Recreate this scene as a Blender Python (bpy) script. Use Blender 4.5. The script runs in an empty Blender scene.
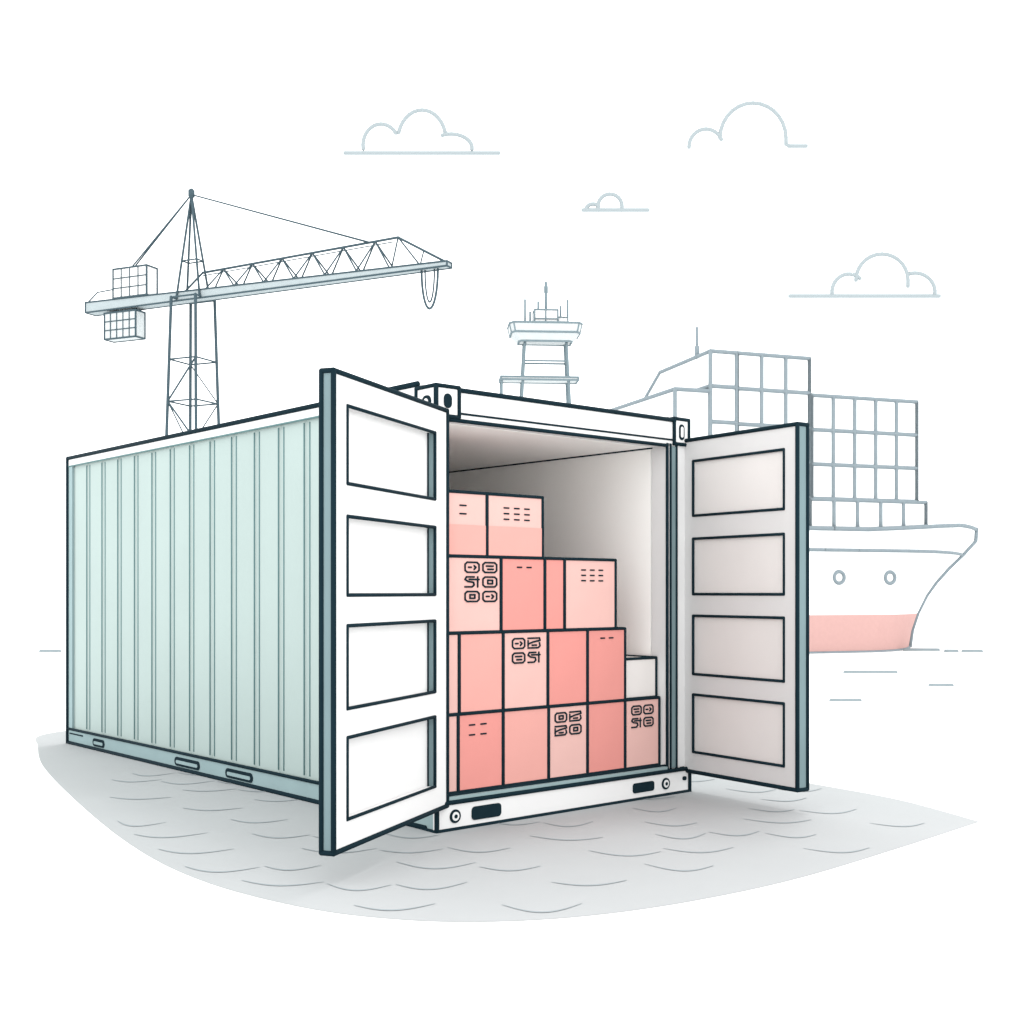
import bpy, bmesh, math, random
from mathutils import Vector, Matrix
random.seed(7)
scene = bpy.context.scene
scene.view_settings.view_transform = 'Standard'
scene.view_settings.look = 'None'
scene.view_settings.exposure = 0

# ------------------------------------------------------------ materials
def lin(c):
    c = c/255.0
    return c/12.92 if c <= 0.04045 else ((c+0.055)/1.055)**2.4
MATS = {}
def mat(name, rgb, gain=1.0, var=0.03, scale=3.0, rough=0.85):
    if name in MATS: return MATS[name]
    m = bpy.data.materials.new(name); m.use_nodes = True
    nt = m.node_tree; n = nt.nodes; l = nt.links
    b = n["Principled BSDF"]
    b.inputs["Roughness"].default_value = rough
    b.inputs["Specular IOR Level"].default_value = 0.08
    col = [min(0.97, lin(v)*gain) for v in rgb]
    tc = n.new("ShaderNodeTexCoord"); no = n.new("ShaderNodeTexNoise")
    no.inputs["Scale"].default_value = scale; no.inputs["Detail"].default_value = 4
    ra = n.new("ShaderNodeValToRGB")
    ra.color_ramp.elements[0].position = 0.3; ra.color_ramp.elements[1].position = 0.7
    ra.color_ramp.elements[0].color = [v*(1-var) for v in col]+[1]
    ra.color_ramp.elements[1].color = [min(0.98, v*(1+var)) for v in col]+[1]
    l.new(tc.outputs["Object"], no.inputs["Vector"])
    l.new(no.outputs["Fac"], ra.inputs["Fac"])
    l.new(ra.outputs["Color"], b.inputs["Base Color"])
    MATS[name] = m
    return m

K = 0.72      # reflectance trim for the bright overcast
INK   = mat("ink_edge", (30,60,72), 0.5*K, 0.1)
INKT  = mat("corrugation_edge", (126,162,164), 0.72*K, 0.03)
WHITE = mat("white_paint", (252,252,252), 0.70, 0.01)
TEAL  = mat("pale_teal_steel", (201,219,216), 0.79*K, 0.02, 1.2)
TEALD = mat("rail_teal_steel", (168,193,196), 0.86*K, 0.04)
SLATE = mat("slate_teal_edge", (146,171,176), 0.76*K, 0.04)
CREAM = mat("interior_lining", (254,252,249), 1.0, 0.005)
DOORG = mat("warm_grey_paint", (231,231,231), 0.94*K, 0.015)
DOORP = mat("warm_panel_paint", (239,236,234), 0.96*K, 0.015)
PAVE  = mat("pavement_mat", (230,234,236), 0.595*K, 0.012, 1.5)
PAVEL = mat("pavement_scallop", (206,217,222), 0.58*K, 0.02)
GROUND= mat("ground_mat", (240,241,241), 0.95, 0.01, 0.5)
WATER = mat("water_mat", (240,241,241), 0.95, 0.01, 0.2, 0.9)
RIP   = mat("ripple_mat", (184,200,206), 0.62*K, 0.03)
SHIPL = mat("ship_line", (170,185,193), 0.66*K, 0.04)
SHIPW = mat("ship_white", (250,251,251), 0.85, 0.01)
SHIPR = mat("ship_red", (251,203,197), 0.68*K, 0.02)
CRL   = mat("crane_steel", (92,114,124), 0.66*K, 0.06)
CRF   = mat("crane_beam", (204,217,221), 0.74*K, 0.04)
TWL   = mat("tower_steel", (150,170,178), 0.7*K, 0.04)
TWF   = mat("tower_plate", (230,237,239), 0.82*K, 0.03)
CLD   = mat("cloud_edge", (210,223,228), 0.62*K, 0.02)
PK_L  = mat("card_light_pink", (255,206,198), 0.86*K, 0.02)
PK_M  = mat("card_pink", (253,184,175), 0.88*K, 0.02)
PK_D  = mat("card_deep_pink", (250,166,158), 0.89*K, 0.02)
PK_W  = mat("card_cream", (250,245,242), 0.95*K, 0.01)
# diameter factors of the line members
GAUGE = {"ink_edge":1.1,"corrugation_edge":1.1,"cloud_edge":1.4,"ripple_mat":1.35,"ship_line":1.22,"crane_steel":1.15,"tower_steel":1.2}

# ------------------------------------------------------------ mesh builder
class Build:
    def __init__(self):
        self.bm = bmesh.new(); self.mats = []
    def mi(self, m):
        if m not in self.mats: self.mats.append(m)
        return self.mats.index(m)
    def face(self, pts, m):
        f = self.bm.faces.new([self.bm.verts.new(p) for p in pts]); f.material_index = self.mi(m); return f
    def box(self, x0,x1,y0,y1,z0,z1, m, f=None):
        f = f or (lambda a,b,c: Vector((a,b,c)))
        v = [self.bm.verts.new(f(x,y,z)) for x in (x0,x1) for y in (y0,y1) for z in (z0,z1)]
        i = self.mi(m)
        for q in ((0,1,3,2),(4,6,7,5),(0,4,5,1),(2,3,7,6),(0,2,6,4),(1,5,7,3)):
            self.bm.faces.new([v[k] for k in q]).material_index = i
    def tube(self, p, q, r, m, n=8, r2=None):
        p = Vector(p); q = Vector(q); d = q-p
        if d.length < 1e-6: return
        r = r*GAUGE.get(m.name,1.0)
        r2 = r
        d.normalize()
        up = Vector((0,0,1)) if abs(d.z) < 0.9 else Vector((1,0,0))
        a = d.cross(up).normalized(); b = d.cross(a).normalized()
        i = self.mi(m)
        rings = []
        for c, rr in ((p-d*r*0.9, r*0.45),(p-d*r*0.3, r),(q+d*r2*0.3, r2),(q+d*r2*0.9, r2*0.45)):
            rings.append([self.bm.verts.new(c+a*math.cos(2*math.pi*k/n)*rr+b*math.sin(2*math.pi*k/n)*rr) for k in range(n)])
        for s in range(3):
            for k in range(n):
                f = self.bm.faces.new([rings[s][k], rings[s][(k+1)%n], rings[s+1][(k+1)%n], rings[s+1][k]])
                f.material_index = i; f.smooth = True
        self.bm.faces.new(rings[0][::-1]).material_index = i
        self.bm.faces.new(rings[3]).material_index = i
    def poly(self, pts, r, m, closed=False, n=8):
        pts = list(pts)
        if closed: pts = pts+[pts[0]]
        for a,b in zip(pts[:-1], pts[1:]): self.tube(a,b,r,m,n)
    def edges(self, x0,x1,y0,y1,z0,z1, r, m, f=None):
        f = f or (lambda a,b,c: Vector((a,b,c)))
        for a in (y0,y1):
            for b in (z0,z1): self.tube(f(x0,a,b), f(x1,a,b), r, m)
        for a in (x0,x1):
            for b in (z0,z1): self.tube(f(a,y0,b), f(a,y1,b), r, m)
            for b in (y0,y1): self.tube(f(a,b,z0), f(a,b,z1), r, m)
    def plate(self, c, u, v, nrm, w, h, t, m, rad=0.5, seg=6):
        c=Vector(c);u=Vector(u);v=Vector(v);nrm=Vector(nrm)
        rr = min(w,h)*rad*2 if rad<0.5 else min(w,h)
        rr = min(rr, min(w,h))
        pts=[]
        for qx,qy,a0 in ((1,1,0),(-1,1,90),(-1,-1,180),(1,-1,270)):
            for k in range(seg+1):
                a=math.radians(a0+90*k/seg)
                pts.append(c+u*(qx*(w-rr)+rr*math.cos(a))+v*(qy*(h-rr)+rr*math.sin(a)))
        lo=[self.bm.verts.new(p) for p in pts]; hi=[self.bm.verts.new(p+nrm*t) for p in pts]
        i=self.mi(m); n=len(pts)
        self.bm.faces.new(hi).material_index=i
        self.bm.faces.new(lo[::-1]).material_index=i
        for k in range(n):
            self.bm.faces.new([lo[k],lo[(k+1)%n],hi[(k+1)%n],hi[k]]).material_index=i
        return pts
    def finish(self, name, parent=None, loc=(0,0,0), rz=0.0):
        bmesh.ops.recalc_face_normals(self.bm, faces=self.bm.faces)
        me = bpy.data.meshes.new(name); self.bm.to_mesh(me); self.bm.free()
        for m in self.mats: me.materials.append(m)
        o = bpy.data.objects.new(name, me); scene.collection.objects.link(o)
        o.location = loc; o.rotation_euler = (0,0,rz)
        if parent: o.parent = parent
        return o
def empty(name, loc=(0,0,0), rz=0.0):
    e = bpy.data.objects.new(name, None); scene.collection.objects.link(e)
    e.location = loc; e.rotation_euler = (0,0,rz); e.empty_display_size = 0.3
    return e
def arc(cx, cz, rx, rz, a0, a1, n=14, y=0):
    return [Vector((cx+rx*math.cos(math.radians(a0+(a1-a0)*k/n)), y, cz+rz*math.sin(math.radians(a0+(a1-a0)*k/n)))) for k in range(n+1)]

# ------------------------------------------------------------ shipping container
# local frame: x along the door end, y along the length, z up
ANG = math.radians(41.27); C, S = math.cos(ANG), math.sin(ANG)
ORI = Vector((-0.442, 7.1, 0))
W, L, H = 2.225, 5.55, 2.635
HF = 2.605      # top of the door end
cont = empty("shipping_container", ORI, ANG)
R = 0.0135
XI = 2.012      # inner face of the right wall and post
YS = -0.02      # sill face

b = Build()     # shell
cuts = []
gy = 1.433-0.335*3-0.03
while gy < 5.2:
    if gy > 0.2: cuts.append(gy)
    gy += 0.335
prof = [(0.02,0.12)]
for c_ in cuts:
    prof += [(0.02,c_),(0.03,c_+0.02),(0.03,c_+0.053),(0.02,c_+0.073)]
prof.append((0.02,5.43))
for (xa,ya),(xb,yb) in zip(prof[:-1],prof[1:]):
    b.face([(xa,ya,0.138),(xb,yb,0.138),(xb,yb,2.558),(xa,ya,2.558)], TEAL)
b.box(0.045,0.060,0.12,5.43,0.14,2.545,CREAM)
b.box(XI,2.17,0.15,5.40,0.2,2.41,CREAM)
b.box(2.172,2.205,0.15,5.43,0.14,2.545,TEAL)
b.box(0.064,XI-0.002,5.36,5.40,0.2,2.41,CREAM)
b.box(0.02,2.205,5.44,5.54,0.14,2.545,TEAL)
b.finish("walls", cont)
b = Build()
b.box(0.062,2.17,0.02,5.43,0.10,0.2,CREAM)
b.box(0.062,2.17,0.13,5.43,2.41,2.5,CREAM)
b.box(0.07,2.16,0.13,5.43,2.52,2.60,TEAL)
b.finish("floor_and_roof", cont)

b = Build()   # rails and posts
b.box(0.0,0.06,0.016,L,0.0,0.138,TEALD)
b.box(0.0,0.06,0.18,L,2.56,H,WHITE)
b.box(2.165,W,0.16,L,0.0,0.138,TEALD)
b.box(2.165,W,0.18,L,2.56,H,WHITE)
b.box(0.0,0.05,5.45,L,0.14,2.555,TEALD)
b.box(0.062,2.163,5.45,L-0.002,0.0,0.138,TEALD)
b.box(0.0,0.062,0.0,0.11,0.168,2.43,WHITE)
b.box(XI,W,0.0,0.145,0.18,2.43,WHITE)
b.box(2.045,2.105,-0.006,-0.001,0.18,2.41,SLATE)
b.box(0.17,2.085,0.0,0.125,2.412,2.595,WHITE)
b.box(-0.01,W-0.003,YS,0.015,0.0,0.165,WHITE)
b.box(0.05,XI-0.01,YS+0.005,0.018,0.167,0.196,TEALD)
b.finish("frame", cont)

b = Build()
def T(p,q,r=R,m=INK): b.tube(p,q,r,m)
T((0,0.18,H),(0,L,H),0.016); T((0,0.1,0.01),(0,L,0.01),0.016); T((0,0.05,0.139),(0,L,0.139),0.011)
T((0,L,0),(0,L,H),0.018); T((0.0,0.1,2.558),(0.0,L,2.558),0.006,INKT)
T((0,0,0.14),(0,0,HF)); T((W,L,0),(W,L,H)); T((0,L,H),(W,L,H)); T((W,0.18,H),(W,L,H)); T((W,0,0),(W,L,0))
for c_ in cuts:
    for dy in (0.0,0.073):
        T((0.02,c_+dy,0.17),(0.02,c_+dy,2.535),0.0055,INKT)
T((0.17,-0.002,2.593),(2.09,-0.002,2.593)); T((0.1,-0.002,2.412),(XI,-0.002,2.412),0.011)
T((0.17,-0.002,2.455),(2.09,-0.002,2.455),0.006)
for xx,rr in ((XI,0.010),(2.045,0.008),(2.105,0.010),(W,0.013)):
    T((xx,-0.003,0.18),(xx,-0.003,2.42),rr)
for zz in (0.004,0.165):
    T((-0.01,YS,zz),(W,YS,zz),0.0125)
T((-0.01,YS,0.0),(-0.01,YS,0.165)); T((W,YS,0.0),(W,YS,0.165))
T((-0.01,YS,0.165),(0,0.1,0.165),0.010); T((W,YS,0.165),(W,0.1,0.165),0.010); T((-0.01,YS,0.0),(0,0.2,0.0)); T((W,YS,0.0),(W,0.2,0.0))
T((0.05,0.018,0.2),(XI,0.018,0.2),0.008)
T((XI,0.14,2.41),(XI,5.36,2.41),0.009); T((XI,0.14,0.2),(XI,5.36,0.2),0.009)
T((XI,5.36,0.2),(XI,5.36,2.41),0.009)
fx,fz,fn=(1,0,0),(0,0,1),(0,-1,0)
b.plate((0.365,YS,0.083),fx,fz,fn,0.115,0.04,0.006,INK,0.3)
b.plate((1.75,YS,0.083),fx,fz,fn,0.105,0.033,0.006,INK,0.3)
for xx in (0.125,1.975):
    b.plate((xx,YS,0.083),fx,fz,fn,0.04,0.04,0.006,INK)
    b.plate((xx,YS-0.006,0.083),fx,fz,fn,0.026,0.026,0.003,WHITE)
    b.plate((xx,YS-0.009,0.083),fx,fz,fn,0.012,0.012,0.003,INK)
b.plate((2.17,YS,0.10),fx,fz,fn,0.02,0.014,0.006,INK)
for y0,y1 in ((4.72,4.97),(2.94,3.36),(2.13,2.53)):
    b.plate((0.0,(y0+y1)/2,0.07),(0,1,0),fz,(-1,0,0),(y1-y0)/2,0.034,0.006,INK)
    b.plate((-0.006,(y0+y1)/2,0.067),(0,1,0),fz,(-1,0,0),(y1-y0)/2-0.03,0.013,0.003,TEALD)
T((0.0,5.2,0.10),(0.0,5.5,0.10),0.006)
b.finish("edge_lines", cont)

b = Build()   # corner castings
for (x0,x1) in ((-0.008,0.165),(2.08,2.232)):
    b.box(x0,x1,-0.008,0.18,2.43,HF,WHITE); b.edges(x0,x1,-0.008,0.18,2.43,HF,0.0115,INK)
b.plate((0.08,-0.008,2.52),fx,fz,fn,0.03,0.043,0.004,INK)
b.plate((2.156,-0.008,2.515),fx,fz,fn,0.028,0.055,0.004,INK)
b.plate((2.156,-0.012,2.515),fx,fz,fn,0.013,0.038,0.003,WHITE)
b.plate((-0.008,0.08,2.515),(0,1,0),fz,(-1,0,0),0.045,0.038,0.004,INK)
b.plate((-0.012,0.08,2.515),(0,1,0),fz,(-1,0,0),0.02,0.02,0.003,WHITE)
b.finish("corner_castings", cont)

PZ = [(0.289,0.688),(0.83,1.235),(1.385,1.77),(1.93,2.31)]
def door(name, hinge, dirw, nrmw, w, s0, T_, pa, pb, rec, frame, panel, edge, reveal):
    hl = (hinge[0]-ORI.x, hinge[1]-ORI.y)
    tl = lambda v: (v[0]*C+v[1]*S, -v[0]*S+v[1]*C)
    h = tl(hl); d = tl(dirw); n = tl(nrmw)
    F = lambda s,t,z: Vector((h[0]+d[0]*s+n[0]*t, h[1]+d[1]*s+n[1]*t, z))
    b = Build(); z0,z1 = 0.15,2.46
    b.box(s0,pa,-T_,0,z0,z1,frame,F); b.box(pb,w,-T_,0,z0,z1,frame,F)
    zs = [z0]+[z for p in PZ for z in p]+[z1]
    for i in range(0,len(zs),2): b.box(pa,pb,-T_,0,zs[i],zs[i+1],frame,F)
    for (a,c) in PZ:
        b.box(pa,pb,-T_+0.006,-rec,a,c,panel,F)
        if reveal:
            b.box(pa,pa+0.003,-rec,-0.002,a,c,edge,F)
            b.poly([F(pa+0.004,-rec+0.002,a),F(pa+0.004,-rec+0.002,c)],0.006,INK)
        b.poly([F(pa,0,a),F(pb,0,a),F(pb,0,c),F(pa,0,c)],0.0085,INK,closed=True)
    b.box(w,w+0.005,-T_,0,z0,z1,edge,F)
    b.edges(s0,w+0.003,-T_,0,z0,z1,0.0125,INK,F)
    for z in (0.4,0.95,1.6,2.2):
        b.box(s0-0.03,s0+0.12,-T_-0.02,-T_-0.001,z-0.04,z+0.04,frame,F)
    for s in (pa+0.25,pb-0.2):
        b.tube(F(s,-T_-0.03,z0+0.03),F(s,-T_-0.03,z1-0.03),0.016,frame)
    b.finish(name, cont)
door("door_left",(-0.370,7.16),(-0.340,-0.940),(0.940,-0.340),1.415,0.03,0.065,0.205,1.28,0.045,WHITE,WHITE,SLATE,True)
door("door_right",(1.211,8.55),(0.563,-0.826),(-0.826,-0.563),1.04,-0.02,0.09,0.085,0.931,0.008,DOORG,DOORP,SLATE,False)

# ------------------------------------------------------------ cardboard boxes
GL=random.Random(5)
def glyph(b,px,pz,a_,c_):
    """one block of printed stencil marking"""
    r_=0.0054
    P=lambda s,t:Vector((px+s*a_,-0.002,pz+t*c_))
    fr=[(-1,.6),(-.7,1),(.7,1),(1,.6),(1,-.6),(.7,-1),(-.7,-1),(-1,-.6),(-1,.6)]
    shapes=[
     [fr,[(-.5,.3),(.5,.3)],[(-.3,-.35),(.5,-.35)]],
     [fr,[(-.5,0),(-.1,0)],[(.3,.3),(.55,0),(.3,-.4)]],
     [[(-1,1),(.9,1),(1,.5),(-.2,.2),(-.8,-.1)],[(.9,0),(1,-.6),(.7,-1),(-1,-1)],[(-1,.5),(-1,-.6)],[(-.3,-.45),(.4,-.45)]],
     [[(.3,1),(-.8,1),(-1,.5),(-.6,.1),(.2,-.1),(.3,-.6),(0,-1),(-1,-1)],[(.8,1),(.8,-1)],[(-.4,.5),(1,.5)]],
     [fr,[(-.3,.35),(.4,.35),(.4,-.35),(-.3,-.35),(-.3,.35)]],
    ]
    for st in GL.choice(shapes):
        b.poly([P(*q) for q in st],r_,INK,n=6)
def cbox(x0,x1,z0,z1,m,marks=None,band=None,y0=0.06,depth=0.62):
    g_=0.002
    w=x1-x0-2*g_; h=z1-z0-g_
    b=Build(); b.box(0,w,0,depth,0,h,m)
    b.edges(0,w,0,depth,0,h,0.0090,INK)
    if band:
        b.box(0.004,w-0.004,-0.003,-0.0005,0.006,h*0.49,band)
    b.box(0.006,w-0.006,depth*0.5-0.03,depth*0.5+0.03,h+0.0003,h+0.001,PK_W)
    u,v,n=(1,0,0),(0,0,1),(0,-1,0)
    if marks:
        kind,cx,cz,cols,rows,dx,dz=marks
        for i in range(cols):
            for j in range(rows):
                px=cx+(i-(cols-1)/2)*dx; pz=h-cz-j*dz
                if kind=='d':
                    b.plate((px,-0.0005,pz),u,v,n,dx*0.28,0.0048,0.003,INK)
                else:
                    glyph(b,px,pz,dx*0.39,dz*0.34)
    loc=ORI+Vector(((x0+g_)*C-y0*S, (x0+g_)*S+y0*C, z0+0.001))
    return b.finish("cardboard_box",None,loc,ANG)
Z=[0.203,0.67,1.155,1.615,2.0]
A0=0.067
cbox(A0,0.212,Z[0],Z[1],PK_L)
cbox(0.212,0.567,Z[0],Z[1],PK_D,('d',0.15,0.07,2,2,0.09,0.06))
cbox(0.567,0.95,Z[0],Z[1],PK_M)
cbox(0.95,1.298,Z[0],Z[1],PK_L,('g',0.17,0.075,2,2,0.13,0.085))
cbox(1.298,1.655,Z[0],Z[1],PK_D)
cbox(1.655,2.0,Z[0],Z[1],PK_L,('g',0.17,0.075,2,2,0.12,0.085))
cbox(A0,0.22,Z[1],Z[2],PK_L)
cbox(0.22,0.567,Z[1],Z[2],PK_M)
cbox(0.567,0.943,Z[1],Z[2],PK_L,('g',0.19,0.075,2,2,0.13,0.09))
cbox(0.943,1.298,Z[1],Z[2],PK_D)
cbox(1.298,1.657,Z[1],Z[2],PK_D,('d',0.18,0.06,2,1,0.08,0.06))
cbox(A0,0.55,Z[2],Z[3],PK_L,('g',0.32,0.065,2,3,0.14,0.088))
cbox(0.55,0.917,Z[2],Z[3],PK_D,('d',0.19,0.06,2,1,0.08,0.06))
cbox(0.917,1.09,Z[2],Z[3],PK_D)
cbox(1.09,1.565,Z[2],Z[3],PK_L,('d',0.25,0.07,3,3,0.08,0.035))
cbox(A0,0.437,Z[3],Z[4],PK_L,('d',0.18,0.08,1,2,0.10,0.05),PK_M)
cbox(0.437,0.90,Z[3],Z[4],PK_L,('d',0.24,0.08,3,3,0.085,0.035),PK_M)
cbox(1.665,2.002,Z[1],0.945,PK_W,None,None,0.09,0.55)
for (a,c,z0,z1,m) in ((A0,1.0,Z[0],1.155,PK_M),(1.0,2.0,Z[0],0.67,PK_D)):
    cbox(a,c,z0,z1,m,None,None,0.72,0.8)

# ------------------------------------------------------------ ground, pavement, water
b=Build()
b.face([(-600,-120,0),(600,-120,0),(600,14,0),(-600,14,0)],GROUND)
b.face([(-600,14,0),(600,14,0),(600,14,-8),(-600,14,-8)],GROUND)
b.finish("ground")
WL=-3.4
water=Build(); water.face([(-4000,14,WL),(4000,14,WL),(4000,8000,WL),(-4000,8000,WL)],WATER)
# ripple crests: (distance, start x, length) in metres
for D,xa,ln in ((72.3,19.73,3.02),(62.3,21.35,1.12),(53.7,14.04,1.28),(97.6,34.7,0.88),(97.6,36.1,1.44),(97.6,-37.7,1.52),(99.5,32.05,2.7)):
    rr=D*0.00082
    water.tube((xa,D,WL+rr*0.7),(xa+ln,D,WL+rr*0.7),rr*1.4,RIP)
water.finish("water")

outline=[(-4.34,11.16),(-3.80,9.87),(-2.94,8.21),(-2.11,6.75),(-1.52,5.93),(-.942,5.42),(-.478,5.21),(-.051,5.18),(.381,5.29),(.854,5.545),(1.41,5.97),(2.12,6.67),(2.85,7.43)]
back=[(2.61,8.21),(2.23,8.85),(1.9,9.33),(0.6,11.6),(-1.0,13.1),(-2.6,13.55),(-3.9,13.0),(-4.45,12.4),(-4.6,11.85)]
def cat(pts,n=10):
    out=[]; N=len(pts)
    for i in range(N-1):
        p0=pts[max(i-1,0)];p1=pts[i];p2=pts[i+1];p3=pts[min(i+2,N-1)]
        for k in range(n):
            t=k/n
            out.append(tuple(0.5*((2*p1[j])+(-p0[j]+p2[j])*t+(2*p0[j]-5*p1[j]+4*p2[j]-p3[j])*t*t+(-p0[j]+3*p1[j]-3*p2[j]+p3[j])*t**3) for j in range(2)))
    out.append(pts[-1]); return out
pa=cat(outline)
pb=cat([(2.85,7.43)]+back+[(-4.34,11.16)])
ring=pa+pb[1:-1]
b=Build(); b.face([(x,y,0.0015) for x,y in ring],PAVE)
def inside(x,y):
    c=False;j=len(ring)-1
    for i in range(len(ring)):
        xi,yi=ring[i];xj,yj=ring[j]
        if (yi>y)!=(yj>y) and x<(xj-xi)*(y-yi)/(yj-yi)+xi: c=not c
        j=i
    return c
def scallop(x,y,w,dp,tilt):
    pts=[(x+k/14*w, y-dp*math.sin(math.pi*k/14)+tilt*k/14) for k in range(15)]
    if not all(inside(px,py-.03) and inside(px,py+.03) for px,py in pts): return
    h0=0.012*(y/6.5)
    i=b.mi(PAVEL); prev=None
    for k,(px,py) in enumerate(pts):
        h=h0*(0.35+0.65*math.sin(math.pi*k/14))
        a_=b.bm.verts.new((px,py-h,0.004)); c_=b.bm.verts.new((px,py+h,0.004))
        if prev: b.bm.faces.new([prev[0],a_,c_,prev[1]]).material_index=i
        prev=(a_,c_)
yy=5.45
while yy<9.8:
    xx=-4.4+random.random()*0.6
    while xx<3:
        w=random.uniform(0.28,0.42)
        scallop(xx,yy+random.uniform(-.07,.07),w,random.uniform(0.08,0.15),random.uniform(-.05,.05))
        xx+=w+(0.02 if random.random()<.35 else random.uniform(0.2,0.6))
    yy+=0.40
b.finish("pavement")

b=Build(); b.box(-19.2,7.5,55,67,-6,0,GROUND); b.finish("concrete_pier")

# ------------------------------------------------------------ tower crane
cang=math.atan2(-0.407,0.9135)
crane=empty("tower_crane",(-16.0,61.2,0),cang)
b=Build()
zt=16.1
def hw(z): return 1.12-0.37*z/zt
lv=[0,2.2,4.4,6.6,8.8,10.9,13.0,zt]
for sx in (-1,1):
    for sy in (-1,1):
        b.tube((sx*hw(0),sy*hw(0),0),(sx*hw(zt),sy*hw(zt),zt),0.068,CRL)
for i,z in enumerate(lv):
    h=hw(z)
    b.poly([(-h,-h,z),(h,-h,z),(h,h,z),(-h,h,z)],0.038,CRL,closed=True)
    if i<len(lv)-2:
        h2=hw(lv[i+1]);z2=lv[i+1]; s_=1 if i%2 else -1
        b.tube((-h*s_,-h,z),(h2*s_,-h2,z2),0.042,CRL); b.tube((h*s_,h,z),(-h2*s_,h2,z2),0.03,CRL)
        b.tube((-h,-h*s_,z),(-h2,h2*s_,z2),0.03,CRL)
b.box(-1.8,1.8,-1.8,1.8,0.0,0.5,CRF)
b.finish("mast",crane)
b=Build()
ap=Vector((-0.1,0,21.35))
for sx in (-1,1):
    for sy in (-1,1):
        b.tube((sx*0.72,sy*0.4,zt),ap,0.05,CRL)
for z in (18.0,):
    k=1-(z-zt)/(21.35-zt)
    b.poly([(-.72*k-.1*(1-k),-.4*k,z),(.72*k-.1*(1-k),-.4*k,z),(.72*k,.4*k,z),(-.72*k,.4*k,z)],0.035,CRL,closed=True)
b.tube((-0.1,0,21.3),(-0.1,0,21.5),0.14,CRL)
for sy in (-0.08,0.08):
    b.tube(ap,(10.2,sy,17.75),0.034,CRL)
    b.tube(ap,(-4.0,sy,17.95),0.034,CRL)
b.finish("apex_frame",crane)
b=Build()
def beam(x0,x1,z0a,z1a,z0b,z1b,hy):
    v=[b.bm.verts.new(p) for p in ((x0,-hy,z0a),(x0,hy,z0a),(x0,hy,z1a),(x0,-hy,z1a),(x1,-hy*.6,z0b),(x1,hy*.6,z0b),(x1,hy*.6,z1b),(x1,-hy*.6,z1b))]
    i=b.mi(CRF)
    for q in ((0,1,2,3),(4,7,6,5),(0,4,5,1),(2,6,7,3),(0,3,7,4),(1,5,6,2)):
        b.bm.faces.new([v[k] for k in q]).material_index=i
    for a,c in ((0,1),(1,2),(2,3),(3,0),(4,5),(5,6),(6,7),(7,4),(0,4),(1,5),(2,6),(3,7)):
        b.tube(v[a].co.copy(),v[c].co.copy(),0.038,CRL)
beam(-6.65,14.4,15.95,16.48,16.15,16.37,0.38)
top0=Vector((0.6,0,17.35)); top1=Vector((11.75,0,17.8))
b.tube(top0,top1,0.055,CRL); b.tube(top1,(14.3,0,16.35),0.05,CRL)
b.tube((0.6,0,17.2),(11.5,0,17.62),0.025,CRL)
b.tube(top0,(-0.6,0,16.45),0.045,CRL)
N=6
for i in range(N):
    xa=1.0+(11.4-1.0)*i/N; xb=1.0+(11.4-1.0)*(i+1)/N; xm=(xa+xb)/2
    zz=lambda x:17.35+0.45*(x-.6)/11.15
    for sy in (-1,1):
        hyy=0.38-0.15*(xm+6.65)/21
        b.tube((xa,sy*hyy,16.42),(xm,0,zz(xm)),0.036,CRL)
        b.tube((xm,0,zz(xm)),(xb,sy*hyy,16.42),0.036,CRL)
b.tube((11.4,0,16.4),top1,0.034,CRL)
b.tube(top1,(12.9,0,16.38),0.034,CRL); b.tube((12.9,0,16.38),(13.1,0,17.05),0.03,CRL)
b.poly(arc(13.4,16.1,0.42,1.75,180,360,16),0.05,CRL)
b.poly(arc(13.4,16.1,0.24,1.45,180,360,16),0.035,CRL)
b.finish("jib",crane)
b=Build()
def cage(x0,x1,y0,y1,z0,z1,nx,nz,m):
    b.box(x0,x1,y0,y1,z0,z1,m); b.edges(x0,x1,y0,y1,z0,z1,0.042,CRL)
    for i in range(1,nx):
        x=x0+(x1-x0)*i/nx; b.tube((x,y0-.01,z0),(x,y0-.01,z1),0.025,CRL)
    for j in range(1,nz):
        z=z0+(z1-z0)*j/nz; b.tube((x0,y0-.01,z),(x1,y0-.01,z),0.025,CRL); b.tube((x0-.01,y0,z),(x0-.01,y1,z),0.025,CRL)
cage(-4.78,-2.6,-0.4,0.4,16.5,18.0,4,3,WHITE)
cage(-5.4,-3.35,-0.35,0.35,14.45,15.8,5,3,TWF)
for x in (-5.0,-3.7): b.tube((x,0,15.8),(x,0,15.95),0.08,CRL)
b.tube((-6.6,-.3,16.45),(-5.9,-.3,16.95),0.032,CRL); b.tube((-5.9,-.3,16.95),(-4.8,-.3,17.0),0.032,CRL)
b.finish("counterweights",crane)

# ------------------------------------------------------------ signal tower
tw=empty("signal_tower",(1.62,60,0),math.radians(4))
b=Build()
for sx in (-1,1):
    for sy in (-1,1):
        b.tube((sx*1.75,sy*0.8,0),(sx*1.02,sy*0.35,13.6),0.06,TWL)
for z in (2,5,8,12.7):
    k=1.75-0.73*z/13.6; k2=0.8-.45*z/13.6
    b.poly([(-k,-k2,z),(k,-k2,z),(k,k2,z),(-k,k2,z)],0.04,TWL,closed=True)
b.box(-2.2,1.6,-.5,.5,11.76,11.9,TWF); b.edges(-2.2,1.6,-.5,.5,11.76,11.9,0.04,TWL)
for y_ in (-.45,.45): b.tube((-2.15,y_,0),(-2.15,y_,11.7),0.045,TWL)
b.finish("legs",tw)
b=Build()
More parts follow.
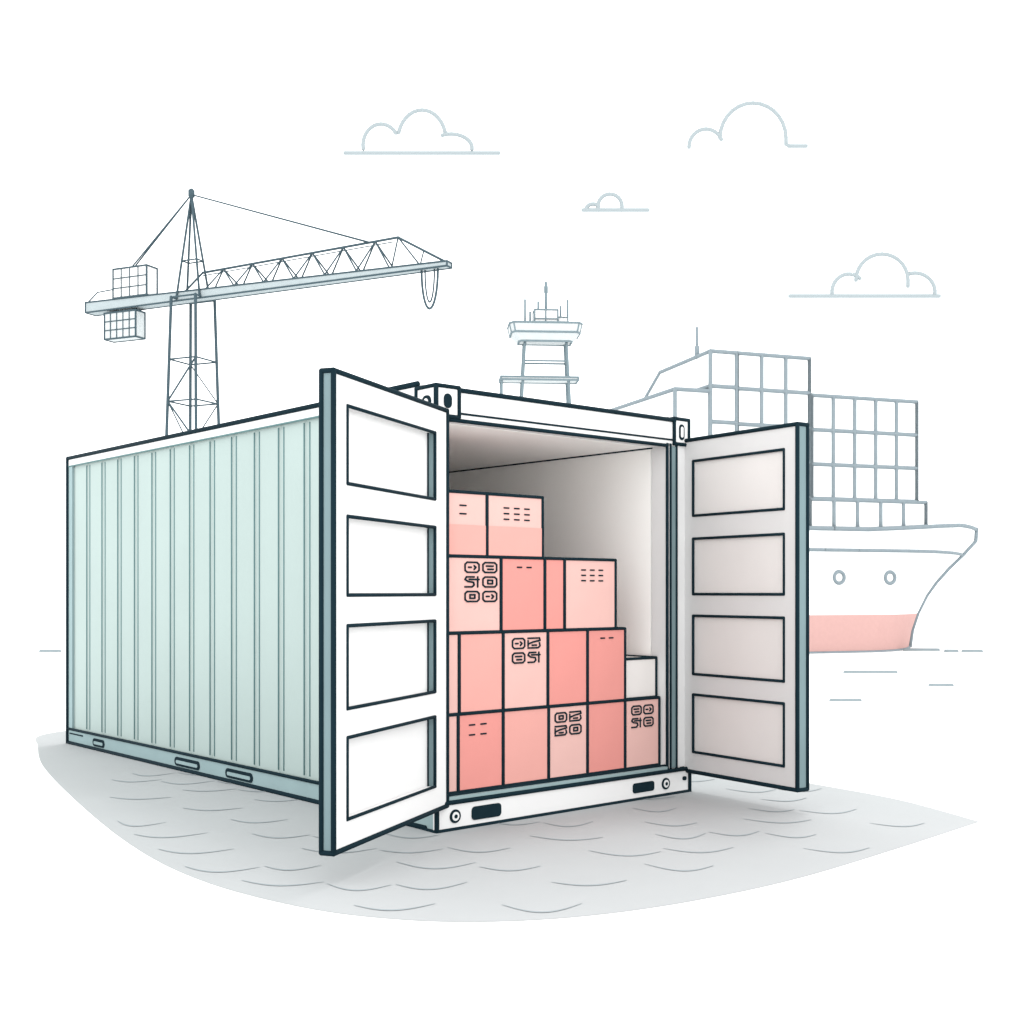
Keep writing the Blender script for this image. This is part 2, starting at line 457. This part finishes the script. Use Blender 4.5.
# working platform with chamfered underside and rail
def rect(z,rx,ry): return [Vector((rx,-ry*.6,z)),Vector((rx*.9,-ry,z)),Vector((-rx*.9,-ry,z)),Vector((-rx,-ry*.6,z)),Vector((-rx,ry,z)),Vector((rx,ry,z))]
o1,o2,o3=rect(13.65,1.3,0.5),rect(14.05,1.68,0.75),rect(14.5,1.78,0.8)
n6=6
for a_,c_ in ((o1,o2),(o2,o3)):
    for k in range(n6): b.face([a_[k],a_[(k+1)%n6],c_[(k+1)%n6],c_[k]],TWF)
b.face(o1[::-1],TWF); b.face(rect(14.1,1.67,0.74),TWF)
for o in (o1,o2,o3): b.poly(o,0.042,TWL,closed=True)
for k in range(n6):b.tube(o2[k],o3[k],0.03,TWL)
b.box(-.55,.6,-.4,.4,14.1,15.2,WHITE); b.edges(-.55,.6,-.4,.4,14.1,15.2,0.035,TWL)
b.tube((-.55,-.41,14.75),(.6,-.41,14.75),0.028,TWL); b.tube((0,-.41,14.5),(0,-.41,15.2),0.028,TWL)
b.box(.6,1.1,-.35,.35,14.1,14.85,WHITE); b.edges(.6,1.1,-.35,.35,14.1,14.85,0.03,TWL)
b.tube((0.05,0,15.2),(0.05,0,16.6),0.06,TWL); b.tube((0.05,0,16.15),(0.05,0,16.4),0.085,TWL)
for x,z in ((-1.0,15.7),(-.75,15.1),(.75,15.4),(1.1,15.7),(-.35,15.6)): b.tube((x,-.2,14.1),(x,-.2,z),0.045,TWL)
b.finish("lookout_platform",tw)

# ------------------------------------------------------------ cargo ship
ship=empty("cargo_ship",(23.2,95,0),math.atan2(0.342,0.9397))
b=Build()
prof_z=[(-4.6,14.4),(WL,14.7),(-1.9,14.95),(-0.4,15.55),(1.14,16.5),(2.3,17.55),(3.52,18.9),(4.7,20.4),(5.96,21.8),(7.0,21.9)]
HB=7.0
ns=26
rows=[]
for zi,(z,ub) in enumerate(prof_z):
    u0=4.5+5.5*(z+4.6)/11.6
    row=[]
    for k in range(ns+1):
        t=k/ns
        uu=-24+(u0+24)*(t/0.4) if t<0.4 else u0+(ub-u0)*((t-0.4)/0.6)
        q=0 if uu<=u0 else (uu-u0)/(ub-u0)
        hb=HB*(1-q**1.9)
        sheer = 0 if zi<9 else (-0.62 if uu<6 else -0.62*max(0,1-(uu-6)/10))
        row.append((uu,HB-hb,z+sheer,HB+hb))
    rows.append(row)
for zi in range(len(rows)-1):
    m=SHIPR if prof_z[zi+1][0]<=-0.39 else SHIPW
    for k in range(ns):
        a,c,d,e=rows[zi][k],rows[zi][k+1],rows[zi+1][k+1],rows[zi+1][k]
        b.face([(p[0],p[1],p[2]) for p in (a,c,d,e)],m)
        b.face([(p[0],p[3],p[2]) for p in (e,d,c,a)],m)
    a,e=rows[zi][0],rows[zi+1][0]
    b.face([(a[0],a[1],a[2]),(e[0],e[1],e[2]),(e[0],e[3],e[2]),(a[0],a[3],a[2])],m)
for k in range(ns):
    a,c=rows[8][k],rows[8][k+1]
    if k<ns-1: b.face([(a[0],a[1]+.02,6.0),(c[0],c[1]+.02,6.0),(c[0],c[3]-.02,6.0),(a[0],a[3]-.02,6.0)],SHIPW)
bmesh.ops.remove_doubles(b.bm,verts=b.bm.verts,dist=0.0005)
lr=0.13
for zi,rr in ((9,lr*1.1),(7,lr*0.85),(1,lr)):
    for side,off in ((1,-0.02),(3,0.02)):
        b.poly([(p[0],p[side]+off,p[2]) for p in rows[zi]],rr,SHIPL)
b.poly([(ub+0.06,HB-0.10,z) for z,ub in prof_z[1:]],0.17,SHIPL)
b.finish("hull",ship)
b=Build()
for uu in (2.67,7.47):
    ring_=[Vector((uu+0.46*math.cos(2*math.pi*k/20),-0.02,2.55+0.46*math.sin(2*math.pi*k/20))) for k in range(20)]
    b.poly(ring_,0.115,SHIPL,closed=True)
b.finish("portholes",ship)
b=Build()
def stack(u0,u1,v0,v1,z0,z1,nu,nv,nz,rr=lr):
    b.box(u0,u1,v0,v1,z0,z1,SHIPW)
    for i in range(nu+1):
        x=u0+(u1-u0)*i/nu
        b.tube((x,v0,z0),(x,v0,z1),rr,SHIPL); b.tube((x,v1,z0),(x,v1,z1),rr,SHIPL); b.tube((x,v0,z1),(x,v1,z1),rr*.5,SHIPL)
    for j in range(nz+1):
        z=z0+(z1-z0)*j/nz
        b.tube((u0,v0,z),(u1,v0,z),rr,SHIPL); b.tube((u0,v1,z),(u1,v1,z),rr,SHIPL)
        b.tube((u0,v0,z),(u0,v1,z),rr,SHIPL); b.tube((u1,v0,z),(u1,v1,z),rr,SHIPL)
    for i in range(nv+1):
        v=v0+(v1-v0)*i/nv
        b.tube((u0,v,z0),(u0,v,z1),rr,SHIPL); b.tube((u1,v,z0),(u1,v,z1),rr,SHIPL)
stack(0.35,10.3,0.3,13.5,8.72,16.8,5,5,3)
stack(0.2,11.2,0.3,13.2,6.1,8.68,5,5,1)
stack(-6.3,0.15,0.3,12.0,6.1,19.65,3,5,5)
b.finish("container_stacks",ship)
b=Build()
u0,u1=-8.6,-6.35
sec=[(0.3,6.1),(0.3,19.65),(8.6,19.45),(12.2,17.2),(12.2,6.1)]
for k in range(len(sec)):
    (va,za),(vb,zb)=sec[k],sec[(k+1)%len(sec)]
    b.face([(u0,va,za),(u1,va,za),(u1,vb,zb),(u0,vb,zb)],SHIPW)
b.face([(u0,v,z) for v,z in sec],SHIPW); b.face([(u1,v,z) for v,z in sec][::-1],SHIPW)
for uu in (u0,u1): b.poly([(uu,v,z) for v,z in sec],lr,SHIPL,closed=True)
for v,z in sec: b.tube((u0,v,z),(u1,v,z),lr,SHIPL)
for z in (17.0,14.3,11.6,8.9): b.tube((u0,0.3,z),(u1,0.3,z),lr,SHIPL)
b.tube((u0,0.3,17.0),(u0,12.2,17.0),lr,SHIPL)
b.box(-11.6,-8.65,0.3,14,6.1,16.6,SHIPW); b.edges(-11.6,-8.65,0.3,14,6.1,16.6,lr,SHIPL)
b.box(-16,-11.7,0.5,13.5,6.1,12,SHIPW); b.edges(-16,-11.7,0.5,13.5,6.1,12,lr,SHIPL)
b.tube((-8.6,2.4,19.6),(-8.6,2.4,21.8),0.10,SHIPL)
b.tube((-8.6,2.4,19.6),(-8.6,2.4,20.3),0.17,SHIPL)
b.finish("accommodation_block",ship)

# ------------------------------------------------------------ clouds
def cloud(cx,cz,strokes):
    sc=200/1220
    b=Build()
    for st in strokes:
        b.poly([Vector((p.x*sc,0,p.z*sc)) for p in st],1.5*sc,CLD,n=8)
    b.finish("cloud",None,((cx-512)*sc,200,1.4+(592-cz)*sc))
V=lambda x,z:Vector((x,0,z))
cloud(421,153,[[V(-76,0),V(78,0)],arc(-40,8,18,21,190,35),arc(1,13,24,30,165,15),arc(30,5,21,14,115,-5)])
cloud(752,146,[arc(-46,-1,17,18,180,25),arc(1,8,33,35,180,0)+[V(34,2),V(37,0),V(54,0)]])
cloud(610,210,[[V(-27,0),V(38,0)],arc(0,4,12,12,200,-20),arc(-17,0,7,6,180,40)])
cloud(882,296,[[V(-92,0),V(57,0)],arc(-33,4,17,18,185,50),arc(0,16,26,26,180,0)+[V(26,10)],arc(33,4,20,19,105,-5)])

# ------------------------------------------------------------ light and sky
SE,SAZ=math.radians(66),math.radians(25)
sdir=Vector((math.sin(SAZ)*math.cos(SE),math.cos(SAZ)*math.cos(SE),math.sin(SE)))
sd=bpy.data.lights.new("sun","SUN"); sd.energy=0.7; sd.angle=math.radians(12); sd.color=(1,0.985,0.965)
so=bpy.data.objects.new("sun",sd); scene.collection.objects.link(so)
so.rotation_euler=sdir.to_track_quat('Z','Y').to_euler(); so.location=(0,0,40)
w=bpy.data.worlds.new("World"); scene.world=w; w.use_nodes=True
nt=w.node_tree; bg=nt.nodes["Background"]
sky=nt.nodes.new("ShaderNodeTexSky"); sky.sky_type='NISHITA'; sky.sun_disc=False
sky.sun_elevation=SE; sky.sun_rotation=SAZ
sc1=nt.nodes.new("ShaderNodeHueSaturation"); sc1.inputs["Saturation"].default_value=0.0; sc1.inputs["Value"].default_value=0.01
nt.links.new(sky.outputs[0],sc1.inputs["Color"])
ad=nt.nodes.new("ShaderNodeMixRGB"); ad.blend_type='ADD'; ad.inputs[0].default_value=1.0
ad.inputs[2].default_value=(0.975,0.975,0.97,1)
nt.links.new(sc1.outputs[0],ad.inputs[1]); nt.links.new(ad.outputs[0],bg.inputs["Color"])
bg.inputs["Strength"].default_value=2.35

# ------------------------------------------------------------ camera
cd=bpy.data.cameras.new("camera"); cam=bpy.data.objects.new("camera",cd); scene.collection.objects.link(cam)
cam.location=(0,0,1.4); cam.rotation_euler=(math.radians(90),0,0)
cd.sensor_width=36; cd.lens=36*1220/1024; cd.shift_y=80/1024
cd.clip_start=0.05; cd.clip_end=20000
scene.camera=cam
